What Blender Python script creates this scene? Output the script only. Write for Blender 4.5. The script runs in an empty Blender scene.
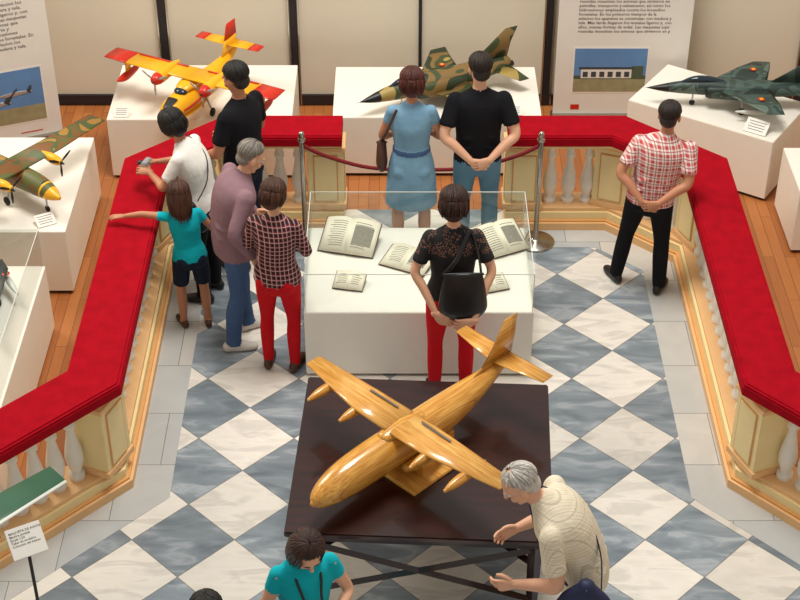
import bpy, bmesh, math, random
from mathutils import Vector, Matrix, Euler
from mathutils.bvhtree import BVHTree
random.seed(7)
scene=bpy.context.scene
try:
    scene.view_settings.view_transform='Standard'
except Exception: pass
V=Vector
def lin(c):
    return c/12.92 if c<=.04045 else ((c+.055)/1.055)**2.4
def hexc(h):
    h=h.lstrip('#'); return tuple(lin(int(h[i:i+2],16)/255) for i in (0,2,4))+(1,)

# ---------------------------------------------------------------- materials
def newmat(name):
    m=bpy.data.materials.new(name); m.use_nodes=True
    nt=m.node_tree; b=nt.nodes['Principled BSDF']
    return m,nt,b
def mth(nt,op,a,b=None):
    n=nt.nodes.new('ShaderNodeMath'); n.operation=op
    for i,x in enumerate((a,b)):
        if x is None: continue
        if isinstance(x,(int,float)): n.inputs[i].default_value=x
        else: nt.links.new(x,n.inputs[i])
    return n.outputs[0]
def mixc(nt,f,a,b):
    n=nt.nodes.new('ShaderNodeMix'); n.data_type='RGBA'
    for idx,x in ((0,f),(6,a),(7,b)):
        if isinstance(x,(int,float)): n.inputs[idx].default_value=x
        elif isinstance(x,tuple): n.inputs[idx].default_value=x
        else: nt.links.new(x,n.inputs[idx])
    return n.outputs[2]
def coords(nt,scale=(1,1,1)):
    tc=nt.nodes.new('ShaderNodeTexCoord'); mp=nt.nodes.new('ShaderNodeMapping')
    mp.inputs['Scale'].default_value=scale
    nt.links.new(tc.outputs['Object'],mp.inputs[0]); return mp.outputs[0]
def sepxyz(nt):
    tc=nt.nodes.new('ShaderNodeTexCoord'); s=nt.nodes.new('ShaderNodeSeparateXYZ')
    nt.links.new(tc.outputs['Object'],s.inputs[0]); return s.outputs
def noise(nt,vec,scale,detail=3,dist=0):
    n=nt.nodes.new('ShaderNodeTexNoise'); n.inputs['Scale'].default_value=scale
    n.inputs['Detail'].default_value=detail; n.inputs['Distortion'].default_value=dist
    nt.links.new(vec,n.inputs['Vector']); return n.outputs[0]
def ramp(nt,fac,stops,const=False):
    n=nt.nodes.new('ShaderNodeValToRGB'); cr=n.color_ramp
    if const: cr.interpolation='CONSTANT'
    while len(cr.elements)<len(stops): cr.elements.new(.5)
    for e,(p,c) in zip(cr.elements,stops):
        e.position=p; e.color=c
    nt.links.new(fac,n.inputs[0]); return n.outputs[0]
def addbump(nt,b,h,strength,dist=.01):
    n=nt.nodes.new('ShaderNodeBump'); n.inputs['Strength'].default_value=strength
    n.inputs['Distance'].default_value=dist
    nt.links.new(h,n.inputs['Height']); nt.links.new(n.outputs[0],b.inputs['Normal'])
def mul(c,k): return tuple(min(1,x*k) for x in c[:3])+(1,)
def mat(name,col,rough=.6,metal=0,var=.12,scale=8,bump=0,bscale=60,stretch=(1,1,1),spec=None):
    m,nt,b=newmat(name); c=hexc(col) if isinstance(col,str) else col
    vec=coords(nt,stretch)
    f=noise(nt,vec,scale)
    nt.links.new(mixc(nt,f,mul(c,1-var),mul(c,1+var)),b.inputs['Base Color'])
    b.inputs['Roughness'].default_value=rough; b.inputs['Metallic'].default_value=metal
    if spec is not None: b.inputs['Specular IOR Level'].default_value=spec
    if bump: addbump(nt,b,noise(nt,vec,bscale),bump)
    return m
def camo(name,cols,scale=5,rough=.5):
    m,nt,b=newmat(name); f=noise(nt,coords(nt),scale,1,.6)
    st=[(0,hexc(cols[0]))]
    ps=[.44,.53,.62]
    for p,c in zip(ps,cols[1:]): st.append((p,hexc(c)))
    nt.links.new(ramp(nt,f,st,True),b.inputs['Base Color']); b.inputs['Roughness'].default_value=rough
    return m
def wood(name,c1,c2,stretch,scale=6,rough=.35,line=None):
    m,nt,b=newmat(name); f=noise(nt,coords(nt,stretch),scale,5,.4)
    col=ramp(nt,f,[(.3,hexc(c1)),(.7,hexc(c2))])
    if line is not None:
        ax,fr=line; s=sepxyz(nt); q=mth(nt,'MULTIPLY',s[ax],fr)
        wn=nt.nodes.new('ShaderNodeTexWhiteNoise'); wn.noise_dimensions='1D'; nt.links.new(mth(nt,'FLOOR',q),wn.inputs['W'])
        col=mixc(nt,mth(nt,'MULTIPLY',wn.outputs[0],.4),col,hexc(c1))
        col=mixc(nt,mth(nt,'MULTIPLY',mth(nt,'LESS_THAN',mth(nt,'FRACT',q),.07),.35),col,hexc('6a4016'))
    nt.links.new(col,b.inputs['Base Color'])
    b.inputs['Roughness'].default_value=rough; b.inputs['Coat Weight'].default_value=.5; b.inputs['Coat Roughness'].default_value=.08
    return m
def plaid(name,base,c1,c2,fr=14,k1=.5,k2=.75,w1=.4):
    m,nt,b=newmat(name); s=sepxyz(nt)
    xx=mth(nt,'ADD',s[0],mth(nt,'MULTIPLY',s[1],.6))
    fz=mth(nt,'FRACT',mth(nt,'MULTIPLY',s[2],fr)); fx=mth(nt,'FRACT',mth(nt,'MULTIPLY',xx,fr))
    a=mth(nt,'LESS_THAN',fz,w1); c=mth(nt,'LESS_THAN',fx,w1)
    f=mth(nt,'MULTIPLY',mth(nt,'ADD',a,c),k1)
    col=mixc(nt,f,hexc(base),hexc(c1))
    t1=mth(nt,'MULTIPLY',mth(nt,'GREATER_THAN',fz,.65),mth(nt,'LESS_THAN',fz,.78))
    t2=mth(nt,'MULTIPLY',mth(nt,'GREATER_THAN',fx,.65),mth(nt,'LESS_THAN',fx,.78))
    col=mixc(nt,mth(nt,'MULTIPLY',mth(nt,'MAXIMUM',t1,t2),k2),col,hexc(c2))
    nt.links.new(col,b.inputs['Base Color']); b.inputs['Roughness'].default_value=.85
    addbump(nt,b,noise(nt,coords(nt),14),.5,.02)
    return m
def glassmat(name,tint=(.95,.985,.97,1)):
    m=bpy.data.materials.new(name); m.use_nodes=True; nt=m.node_tree
    nt.nodes.remove(nt.nodes['Principled BSDF']); out=nt.nodes['Material Output']
    t=nt.nodes.new('ShaderNodeBsdfTransparent'); t.inputs[0].default_value=tint
    g=nt.nodes.new('ShaderNodeBsdfGlossy'); g.inputs['Roughness'].default_value=.02
    lw=nt.nodes.new('ShaderNodeLayerWeight')
    p=mth(nt,'POWER',lw.outputs['Facing'],4.0); f=mth(nt,'ADD',mth(nt,'MULTIPLY',p,.6),.05)
    mx=nt.nodes.new('ShaderNodeMixShader')
    nt.links.new(f,mx.inputs[0]); nt.links.new(t.outputs[0],mx.inputs[1]); nt.links.new(g.outputs[0],mx.inputs[2])
    nt.links.new(mx.outputs[0],out.inputs[0]); return m

# ---------------------------------------------------------------- mesh helpers
def catmull(vals,sub):
    out=[]; n=len(vals)
    for i in range(n-1):
        p0=vals[max(i-1,0)];p1=vals[i];p2=vals[i+1];p3=vals[min(i+2,n-1)]
        for k in range(sub):
            t=k/sub
            out.append(.5*((2*p1)+(p2-p0)*t+(2*p0-5*p1+4*p2-p3)*t*t+(3*p1-p0-3*p2+p3)*t**3))
    out.append(vals[-1].copy()); return out
def loft(rings,cap=True):
    n=len(rings[0]); v=[p for r in rings for p in r]; f=[]
    for i in range(len(rings)-1):
        for j in range(n):
            k=(j+1)%n
            f.append((i*n+j,i*n+k,(i+1)*n+k,(i+1)*n+j))
    if cap:
        for base,rev in ((0,True),((len(rings)-1)*n,False)):
            c=sum((v[base+j] for j in range(n)),V((0,0,0)))/n
            ci=len(v); v.append(c)
            for j in range(n):
                k=(j+1)%n
                f.append((ci,base+k,base+j) if rev else (ci,base+j,base+k))
    return v,f
def tube(pts,rads,n=14,side=None,sub=4,cap='round'):
    pts=[V(p) for p in pts]
    rr=[V((r,r)) if isinstance(r,(int,float)) else V(r) for r in rads]
    P=catmull(pts,sub) if sub>1 else pts; R=catmull(rr,sub) if sub>1 else rr
    m=len(P); rings=[]
    T=[]
    for i in range(m):
        t=(P[min(i+1,m-1)]-P[max(i-1,0)])
        T.append(t.normalized() if t.length>1e-9 else V((0,0,1)))
    if side is None:
        side=V((1,0,0)) if abs(T[0].x)<.8 else V((0,1,0))
        fixed=False
    else: side=V(side); fixed=True
    s=side.copy()
    def ring(c,s,b,ra,rb): return [c+s*(math.cos(2*math.pi*j/n)*ra)+b*(math.sin(2*math.pi*j/n)*rb) for j in range(n)]
    for i in range(m):
        s0=(side if fixed else s); s1=(s0-T[i]*s0.dot(T[i]))
        if s1.length<1e-5: s1=T[i].orthogonal()
        s=s1.normalized(); b=T[i].cross(s)
        ra=max(R[i][0],.0005); rb=max(R[i][1],.0005)
        if i==0 and cap=='round':
            k=min(ra,rb)
            rings.append(ring(P[i]-T[i]*k*.8,s,b,ra*.45,rb*.45)); rings.append(ring(P[i]-T[i]*k*.45,s,b,ra*.85,rb*.85))
        rings.append(ring(P[i],s,b,ra,rb))
        if i==m-1 and cap=='round':
            k=min(ra,rb)
            rings.append(ring(P[i]+T[i]*k*.45,s,b,ra*.85,rb*.85)); rings.append(ring(P[i]+T[i]*k*.8,s,b,ra*.45,rb*.45))
    return loft(rings)
def ellip(c,r,n=16,m=10,M=None):
    c=V(c); v=[];f=[]
    v.append(V((0,0,r[2])))
    for i in range(1,m):
        a=math.pi*i/m
        for j in range(n):
            b=2*math.pi*j/n
            v.append(V((r[0]*math.sin(a)*math.cos(b),r[1]*math.sin(a)*math.sin(b),r[2]*math.cos(a))))
    v.append(V((0,0,-r[2])))
    for j in range(n):
        k=(j+1)%n; f.append((0,1+j,1+k))
        for i in range(m-2): f.append((1+i*n+j,1+(i+1)*n+j,1+(i+1)*n+k,1+i*n+k))
        f.append((len(v)-1,1+(m-2)*n+k,1+(m-2)*n+j))
    if M is not None: v=[M@p for p in v]
    return [p+c for p in v],f
def boxg(c,size,rz=0,bev=0,R=None):
    bm=bmesh.new(); bmesh.ops.create_cube(bm,size=1)
    for q in bm.verts: q.co=V((q.co.x*size[0],q.co.y*size[1],q.co.z*size[2]))
    if bev: bmesh.ops.bevel(bm,geom=bm.edges[:],offset=bev,segments=2,affect='EDGES')
    M=R if R is not None else Matrix.Rotation(rz,3,'Z')
    bm.verts.index_update()
    v=[M@q.co+V(c) for q in bm.verts]; f=[tuple(q.index for q in fc.verts) for fc in bm.faces]
    bm.free(); return v,f
def lathe(prof,c=(0,0,0),n=16):
    return [V(c)+V((max(r,.0005)*math.cos(2*math.pi*j/n),max(r,.0005)*math.sin(2*math.pi*j/n),z)) for r,z in prof for j in range(n)],\
        loft([[V((0,0,0))]*n for _ in prof],False)[1]
def prism(poly,z0,z1):
    n=len(poly); v=[V((x,y,z0)) for x,y in poly]+[V((x,y,z1)) for x,y in poly]
    f=[tuple(range(n))[::-1],tuple(range(n,2*n))]+[(i,(i+1)%n,n+(i+1)%n,n+i) for i in range(n)]
    return v,f
def wing(secs,chord=(1,0,0),up=(0,0,1),n=14):
    ch=V(chord);u=V(up);rings=[]
    for c,cl,th in secs:
        rings.append([V(c)+ch*(cl*.5*math.cos(2*math.pi*j/n))+u*(th*.5*math.sin(2*math.pi*j/n)*(.6+.4*math.cos(2*math.pi*j/n))) for j in range(n)])
    return loft(rings)
class MB:
    def __init__(s): s.v=[];s.f=[];s.m=[];s.s=[];s.mats=[]
    def add(s,g,mt,smooth=True,M=None):
        v,f=g
        if mt not in s.mats: s.mats.append(mt)
        mi=s.mats.index(mt); o=len(s.v)
        s.v+= [M@V(p) for p in v] if M is not None else [V(p) for p in v]
        for q in f: s.f.append(tuple(i+o for i in q)); s.m.append(mi); s.s.append(smooth)
    def box(s,c,size,mt,rz=0,bev=0,R=None,M=None): s.add(boxg(c,size,rz,bev,R),mt,False,M)
    def obj(s,name,loc=(0,0,0),rz=0,scale=1):
        me=bpy.data.meshes.new(name); me.from_pydata([tuple(p) for p in s.v],[],s.f)
        for m in s.mats: me.materials.append(m)
        me.polygons.foreach_set('material_index',s.m); me.polygons.foreach_set('use_smooth',s.s)
        me.update(); bm=bmesh.new(); bm.from_mesh(me); bmesh.ops.recalc_face_normals(bm,faces=bm.faces); bm.to_mesh(me); bm.free()
        o=bpy.data.objects.new(name,me); scene.collection.objects.link(o)
        o.location=loc; o.rotation_euler=(0,0,rz); o.scale=(scale,)*3
        return o
def remesh(parts,voxel,it=4):
    v=[];f=[];pid=[]
    for i,(g,mt) in enumerate(parts):
        o=len(v); v+=g[0]
        for q in g[1]: f.append(tuple(k+o for k in q)); pid.append(i)
    me=bpy.data.meshes.new('tmp'); me.from_pydata([tuple(p) for p in v],[],f)
    bm=bmesh.new(); bm.from_mesh(me); bmesh.ops.recalc_face_normals(bm,faces=bm.faces); bm.to_mesh(me); bm.free()
    ob=bpy.data.objects.new('tmp',me); scene.collection.objects.link(ob)
    r=ob.modifiers.new('r','REMESH'); r.mode='VOXEL'; r.voxel_size=voxel
    if it:
        sm=ob.modifiers.new('s','SMOOTH'); sm.factor=.5; sm.iterations=it
    dg=bpy.context.evaluated_depsgraph_get(); dg.update()
    ev=ob.evaluated_get(dg); m2=ev.to_mesh()
    nv=[q.co.copy() for q in m2.vertices]; nf=[tuple(p.vertices) for p in m2.polygons]
    ev.to_mesh_clear(); bpy.data.objects.remove(ob); bpy.data.meshes.remove(me)
    bvh=BVHTree.FromPolygons(v,f)
    by={}
    for q in nf:
        c=sum((nv[i] for i in q),V((0,0,0)))/len(q)
        loc,nn,idx,d=bvh.find_nearest(c)
        mt=parts[pid[idx]][1]
        by.setdefault(mt,[]).append(q)
    return nv,by
def add_remesh(mb,res,M=None,clampz=None):
    nv,by=res
    if M is not None: nv=[M@p for p in nv]
    if clampz is not None:
        for p in nv:
            if p.z<clampz: p.z=clampz
    o=len(mb.v); mb.v+=nv
    for mt,fs in by.items():
        if mt not in mb.mats: mb.mats.append(mt)
        mi=mb.mats.index(mt)
        for q in fs: mb.f.append(tuple(i+o for i in q)); mb.m.append(mi); mb.s.append(True)
def textg(body,size,width,origin,align='LEFT',spacing=1.0):
    cu=bpy.data.curves.new('txt','FONT'); cu.body=body; cu.size=size; cu.align_x=align; cu.text_boxes[0].width=width; cu.space_line=spacing; cu.resolution_u=1; cu.offset=size*.012
    ob=bpy.data.objects.new('txt',cu); scene.collection.objects.link(ob)
    dg=bpy.context.evaluated_depsgraph_get(); dg.update(); ev=ob.evaluated_get(dg); m=ev.to_mesh()
    v=[V((q.co.x+origin[0],origin[1],q.co.y+origin[2])) for q in m.vertices]; f=[tuple(p.vertices) for p in m.polygons]
    ev.to_mesh_clear(); bpy.data.objects.remove(ob); bpy.data.curves.remove(cu)
    return v,f

# ---------------------------------------------------------------- palette
M_white=mat('white_paint','f2ede2',.5,var=.03)
M_wall=mat('panel_cream','e3dac6',.8,var=.05,scale=1.5)
M_dark=mat('dark_frame','231d20',.6)
M_cream=mat('cream_plaster','f3dda4',.6,var=.06)
M_peach=mat('peach_plaster','ebbd86',.6,var=.08)
M_orange=mat('ochre_trim','dba261',.6,var=.08)
M_marble=mat('white_marble','f0e9dd',.3,var=.08,scale=12)
M_carpet=mat('red_carpet','a3081b',.95,var=.3,scale=10,bump=.6,bscale=180,spec=.1)
M_table=wood('mahogany','1c0807','35110c',(1,9,9),3,.25)
M_mwood=wood('varnished_pine','bd7a24','ebb253',(1.2,14,14),5,.25,(1,22))
M_mwood2=wood('varnished_pine_wing','c98530','f0c06a',(14,1.2,14),5,.25,(0,16))
M_mdark=mat('window_paint','2a2220',.3)
M_mgrey=mat('wing_inlay','6b6355',.4)
M_glass=glassmat('clear_glass')
M_paper=mat('paper','f0e8d2',.8,var=.05)
M_ink=mat('ink','4a4540',.8)
M_engr=mat('engraving','8c8779',.8,var=.4,scale=60)
M_steel=mat('steel','b3afa6',.22,1,var=.05)
M_rope=mat('red_rope','7c1018',.8)
M_yellow=mat('yellow_paint','f2b21a',.3,var=.05)
M_red=mat('red_paint','cc2a1a',.3,var=.06)
M_black=mat('black_paint','17171a',.4)
M_tire=mat('rubber','1b1b1b',.8)
M_silver=mat('silver_paint','b9bcc0',.3,.6)
M_cockpit=mat('canopy','20303a',.08)
M_camo1=camo('camo_green_sand',['2b3822','7f6436','3e4a2a','a9904e'],3.2)
M_camo2=camo('camo_blue_green',['22332f','40564f','33433a','5a6b62'],4.5)
M_camo3=camo('camo_green_brown',['5c6030','7c4f22','4a5a30','a57a34'],6)
M_wgreen=mat('green_wing','35604a',.35)
M_lgrey=mat('light_grey_paint','d5d7d0',.4)

skinA=mat('skin_tan','c98d6b',.5,var=.07); skinB=mat('skin_fair','dda888',.5,var=.07); skinC=mat('skin_warm','bd8160',.5,var=.07)
lips=mat('lips','a8554a',.5); eyew=mat('eye_white','e8e4de',.3); iris=mat('iris','2a1a12',.2)
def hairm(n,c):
    c=hexc(c); return [mat(n+s,mul(c,k),.5,var=.3,scale=20,bump=.5,bscale=70,stretch=(3,3,.5)) for s,k in (('',1),('_dark',.55),('_light',1.45))]  # base, darker and lighter hair colours, mixed at random between strands
h_black=hairm('hair_black','120e0c'); h_brown=hairm('hair_brown','35190f'); h_auburn=hairm('hair_auburn','501d10'); h_dark=hairm('hair_dark_brown','21130d')
h_grey=hairm('hair_grey','857d74'); h_white=hairm('hair_white','c4beb6'); h_lb=hairm('hair_light_brown','4c2a19')
def cloth(n,c,var=.15): return mat(n,c,.9,var=var,scale=7,bump=.7,bscale=14,spec=.2)
c_black=cloth('cloth_black','15151a'); c_white=cloth('cloth_white','ebe8e1',.06); c_purple=cloth('cloth_mauve','8f7078'); c_jean=cloth('denim','46628a',.25)
c_ljean=cloth('denim_light','5f86a0',.25); c_dress=cloth('denim_dress','7ba3bf',.2); c_redp=cloth('cloth_red','c8141f',.15); c_teal=cloth('cloth_teal','10b0bd',.15)
c_navy=cloth('cloth_navy','1c2536'); c_beige=cloth('cloth_beige','b5a283'); c_bag=mat('leather_black','121217',.4,bump=.4,bscale=12); c_bagn=mat('bag_navy','1a2348',.6)
c_shoe=mat('shoe_black','19171a',.5); c_shoew=mat('shoe_white','d7d2c8',.6); c_brownsh=mat('shoe_brown','4b2c1e',.5)
p_red=plaid('plaid_red_white','f1e6df','c44a4a','9c2530',17)
p_dark=plaid('plaid_black_red','8e1e28','141218','e8dcd8',26,.5,.55,.5)
c_cream=plaid('shirt_fine_check','e9e0cb','ddd0b4','b7a684',24,.5,.55)
def lace_mat():
    m,nt,b=newmat('black_lace'); s=sepxyz(nt)
    vo=nt.nodes.new('ShaderNodeTexVoronoi'); vo.inputs['Scale'].default_value=60; vo.feature='DISTANCE_TO_EDGE'; nt.links.new(coords(nt),vo.inputs['Vector'])
    hole=mth(nt,'MULTIPLY',mth(nt,'GREATER_THAN',vo.outputs['Distance'],.16),mth(nt,'GREATER_THAN',s[2],1.30))
    patch=mth(nt,'GREATER_THAN',noise(nt,coords(nt),16,1),.46)
    hole=mth(nt,'MULTIPLY',hole,patch)
    nt.links.new(mixc(nt,mth(nt,'MULTIPLY',hole,.38),hexc('121116'),hexc('b98468')),b.inputs['Base Color']); b.inputs['Roughness'].default_value=.85; return m
c_lace=lace_mat()

# ---------------------------------------------------------------- people
def hand(mb,wr,d,nrm,th,s,skin,curl=22):
    y=V(d).normalized(); z=V(nrm); z=(z-y*z.dot(y))
    if z.length<1e-4: z=y.orthogonal()
    z.normalize(); x=y.cross(z)
    M=Matrix(((x.x,y.x,z.x,wr.x),(x.y,y.y,z.y,wr.y),(x.z,y.z,z.z,wr.z),(0,0,0,1)))
    def A(g): mb.add(g,skin,True,M)
    A(tube([(0,-.02,0),(0,.02,0),(0,.06,0),(0,.088,-.002)],[(.025,.02),(.033,.018),(.041,.015),(.039,.012)],12,(1,0,0),3))
    for j,L in enumerate((.072,.08,.074,.058)):
        p=V((th*(.030-.0203*j),.078-.004*abs(j-1),0)); a=math.radians(curl*.5); pts=[p.copy()]
        for k,fr in enumerate((.45,.3,.25)):
            sx=th*.06*(1.2-j*.8)
            p=p+V((sx*L*fr,math.cos(a)*L*fr,-math.sin(a)*L*fr)); pts.append(p.copy()); a+=math.radians(curl*(1+.12*j))
        A(tube(pts,[.0098,.0092,.0084,.007],8,(1,0,0),2))
    A(tube([(th*.022,.012,-.004),(th*.045,.038,-.012),(th*.055,.065,-.02),(th*.053,.088,-.028)],[.014,.0125,.0105,.008],8,None,2))
def strands(mb,Mh,hair,st,n=120):
    rnd=random.Random(len(st)*13+5)
    c=V((0,-.020,.040)); r=V((.085,.099,.086)) if st not in('bob','long','bun') else V((.094,.104,.091))
    if st=='white': r=V((.082,.096,.082))
    for i in range(n):
        a=2*math.pi*(i+rnd.random()*.7)/n; fr=math.sin(a)
        end=1.45-.52*max(0,fr)**.7+.72*max(0,-fr)**.6
        if st=='white': end-=.18*max(0,fr)
        if st in('bob','long') and fr<.62: end=max(end,1.6)
        end*=rnd.uniform(.90,1.07); t0=rnd.uniform(.05,.75); pts=[];N=6
        if st=='white' and fr>.3: t0=rnd.uniform(.2,.75)
        bulge=rnd.uniform(.995,1.05); sw=rnd.uniform(-.3,.3)
        for k in range(N+1):
            t=t0+(end-t0)*k/N; aa=a+sw*(k/N)*(.5 if st=='short' else 1)
            rr=bulge*(1.0 if k<N else .985)
            if st in('bob','long') : t=min(t,1.62)
            pts.append(c+V((r.x*math.sin(t)*math.cos(aa),r.y*math.sin(t)*math.sin(aa),r.z*math.cos(t)))*rr)
        if st in('bob','long') and fr<.62:
            L=(.115 if st=='bob' else .20+.05*max(0,-fr))*rnd.uniform(.8,1.12); p=pts[-1]; o=V((p.x,p.y,0)).normalized(); jx=V((rnd.uniform(-.012,.012),rnd.uniform(-.008,.008),0))
            pts=pts[:-1]+[p, p+V((0,0,-L*.5))+o*.006+jx*.5, p+V((0,0,-L))-o*(.018 if st=='bob' else .01)+jx]
        m=len(pts); w=rnd.uniform(.004,.0068) if st!='white' else .0045
        rad=[(w*.5,.002)]+[(w,.0036)]*(m-2)+[(w*.3,.0015)]
        d=V((-math.sin(a),math.cos(a),0))
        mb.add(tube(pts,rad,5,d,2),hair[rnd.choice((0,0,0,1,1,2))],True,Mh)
def person(name,loc,rot,H,fit,pose={}):
    s=H/1.75; fem=fit.get('fem',False); skin=fit['skin']; top=fit['top']; bot=fit['bottom']
    hip=V(pose.get('hip',(0,0,.92))); neck=V(pose.get('neck',(0,-.01,1.46)))
    head=V(pose['head']) if 'head' in pose else neck+V((0,.03,.175))
    back=pose.get('back',.0); sy=math.radians(pose.get('shyaw',0))
    side=V((math.cos(sy),math.sin(sy),0))
    def sp(z):
        if z<=.92: return hip+V((0,0,z-.92))
        t=(z-.92)/.54; p=hip.lerp(neck,t); p.y-=back*4*t*(1-t); return p
    P=[]
    w=fit.get('wide',1)
    if fem: R={.80:(.165,.125),.88:(.178,.135),.96:(.168,.125),1.06:(.138,.105),1.18:(.146,.116),1.27:(.155,.126),1.36:(.155,.105),1.415:(.130,.085),1.45:(.08,.062),1.475:(.055,.052)}
    else: R={.82:(.168,.12),.88:(.175,.125),.96:(.172,.125),1.06:(.162,.12),1.18:(.170,.125),1.29:(.182,.130),1.37:(.185,.118),1.425:(.150,.09),1.46:(.09,.068),1.485:(.06,.056)}
    zs=sorted(R); hem=fit.get('hem',.86)
    use=[z for z in zs if z>=hem]
    P.append((tube([sp(z) for z in use],[(R[z][0]*w+.006,R[z][1]*w+.006) for z in use],22,side,4,'flat'),top))
    if fit.get('collar'): P.append((tube([sp(1.445)+V((0,.0,0)),sp(1.50)],[.068,.060],14,side,2,'flat'),top))
    # cloth folds at the waist, running diagonally over the back and front
    if not fem:
        for k in (-1,1):
            for z in (1.0,1.09):
                P.append((tube([sp(z)+V((k*.155*w,-.03,.0)),sp(z+.02)+V((k*.10*w,-.108*w,0)),sp(z+.05)+V((k*.03,-.118*w,0))],[.012,.014,.008],8,None,3),top))
    # pelvis
    P.append((tube([hip+V((0,0,-.12)),hip+V((0,0,-.06)),hip+V((0,0,.04)),sp(1.05)],[(.12,.09),(.158*w,.115*w),(.158*w,.115*w),(.14*w,.10*w)],20,(1,0,0),3),bot))
    for k in (-1,1): P.append((ellip(hip+V((k*.075,-.055 if fem else -.045,-.05)),(.085,.085,.095) if fem else (.08,.075,.09)),bot))
    # neck
    nk=sp(1.43); P.append((tube([nk,nk.lerp(head,.5),head+V((0,-.015,-.02))],[.056,.050,.053] if not fem else [.046,.041,.044],12,side,3),skin))
    # legs
    lm=fit.get('legs','trousers'); feet=pose.get('feet',((-.11,0,8),(.11,0,-8)))
    for k,(fx,fy,fa) in zip((-1,1),feet):
        hj=hip+V((k*.088,0,-.03)); an=V((fx,fy,.09))
        kn=hj.lerp(an,.5)+V((k*.01,pose.get('knee',.025),.0)); mid1=hj.lerp(kn,.5); mid2=kn.lerp(an,.38)+V((0,-.015,0))
        if lm=='trousers': P.append((tube([hj,mid1,kn,mid2,an+V((0,0,-.02))],[.098*w,.086,.066,.066,.056] if fit.get('slim') is None else [.095,.08,.056,.056,.043],16,(1,0,0),4,'flat'),bot))
        else: P.append((tube([hj,mid1,kn,mid2,an],[.085,.072,.052,.053,.036],16,(1,0,0),4),skin))
        if lm=='shorts': P.append((tube([hj,mid1,hj.lerp(kn,.85)],[.1,.092,.084],16,(1,0,0),4,'flat'),bot))
        a=math.radians(fa); fd=V((-math.sin(a),math.cos(a),0))
        b=V((fx,fy,0))
        P.append((tube([b-fd*.055+V((0,0,.04)),b+fd*.01+V((0,0,.045)),b+fd*.1+V((0,0,.032)),b+fd*.165+V((0,0,.024))],[(.036,.042),(.04,.05),(.047,.036),(.036,.024)],14,V((fd.y,-fd.x,0)),4),fit['shoe']))
        P.append((tube([an+V((0,0,.0)),an+V((0,0,-.05))],[.04,.042],12,(1,0,0),2),fit['shoe'] if lm=='trousers' else skin))
    if lm=='dress':
        P.append((tube([sp(1.06),hip,hip+V((0,0,-.15)),hip+V((0,0,-.38))],[(.145,.112),(.182,.14),(.20,.155),(.215,.165)],24,(1,0,0),4,'flat'),top))
        P.append((tube([sp(1.07),sp(1.04)],[(.153,.122),(.155,.124)],22,(1,0,0),2,'flat'),fit.get('belt',bot)))
    # arms
    sw=(.150 if fem else .180)*w; arms=[]
    for k,key in ((-1,'L'),(1,'R')):
        d=pose.get(key,{}); sh=sp(1.395)+side*(k*sw)
        el=V(d.get('e',(k*(sw+.055),-.03,1.12))); wr=V(d.get('w',(k*(sw+.06),.05,.88)))
        L1=.285 if not fem else .265
        el=sh+(el-sh).normalized()*L1
        f=1 if not fem else .84
        P.append((tube([sh,sh.lerp(el,.45),el,el.lerp(wr,.35),wr],[.056*f,.05*f,.041*f,.040*f,.027*f],12,None,4),skin))
        P.append((ellip(sh,(.060*f,.060*f,.060*f)),top if fit.get('sleeve')!='none' else skin))
        sl=fit.get('sleeve','short')
        if sl=='short': P.append((tube([sh,sh.lerp(el,.4),sh.lerp(el,.72)],[.064*f,.064*f,.066*f],14,None,4,'flat'),top))
        elif sl=='cap': P.append((tube([sh,sh.lerp(el,.4)],[.061*f,.058*f],14,None,3,'flat'),top))
        elif sl=='elbow': P.append((tube([sh,sh.lerp(el,.45),el,el.lerp(wr,.15)],[.064*f,.061*f,.055*f,.054*f],14,None,4,'flat'),top))
        elif sl=='long': P.append((tube([sh,sh.lerp(el,.45),el,el.lerp(wr,.5),el.lerp(wr,.93)],[.066*f,.061*f,.053*f,.048*f,.039*f],14,None,4,'flat'),top))
        arms.append((k,el,wr,d))
    mb=MB()
    add_remesh(mb,remesh(P,.0115,3),None,.001)
    for k,el,wr,d in arms:
        hd=V(d['d']) if 'd' in d else (wr-el)
        nr=V(d['n']) if 'n' in d else V((k,0,0.05))
        hand(mb,wr,hd,nr,-k,1,skin,d.get('curl',22))
    # head
    hs=.98 if fem else 1.03
    Mh=Matrix.Translation(head)@Matrix.Rotation(math.radians(pose.get('hyaw',0)),4,'Z')@Matrix.Rotation(-math.radians(pose.get('pitch',10)),4,'X')@Matrix.Rotation(math.radians(pose.get('roll',0)),4,'Y')@Matrix.Scale(hs*fit.get('headk',1),4)
    hair=fit['hair'][0]; hl=fit['hair']; st=fit.get('style','short'); Q=[]
    Q.append((ellip((0,-.01,.028),(.076,.094,.087)),skin)); Q.append((ellip((0,.022,-.035),(.060,.066,.078)),skin))
    Q.append((ellip((0,.062,-.092),(.026,.022,.020)),skin)); Q.append((tube([(0,.083,.022),(0,.098,-.008),(0,.106,-.022)],[.008,.011,.014],8,None,2),skin))
    Q.append((ellip((0,.074,.026),(.052,.018,.012)),skin))
    for k in (-1,1):
        Q.append((ellip((k*.078,-.006,-.008),(.010,.020,.032)),skin)); Q.append((ellip((k*.036,.062,-.03),(.024,.022,.022)),skin))
    Q.append((ellip((0,.0835,-.052),(.024,.010,.0055)),lips)); Q.append((ellip((0,.0815,-.061),(.020,.010,.0060)),lips))
    if st=='white':
        Q.append((ellip((0,-.034,.034),(.080,.086,.078)),hair)); Q.append((ellip((0,-.05,-.03),(.064,.05,.05)),hair))
    else:
        Q.append((ellip((0,-.022,.042),(.083,.095,.084)),hair)); Q.append((ellip((0,-.048,-.025),(.068,.056,.062)),hair))
        for k in (-1,1): Q.append((ellip((k*.068,-.008,.03),(.015,.033,.042)),hair))
    if st=='bob':
        Q.append((ellip((0,-.04,-.02),(.090,.076,.105)),hair)); Q.append((ellip((0,-.03,.035),(.090,.098,.086)),hair))
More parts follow.
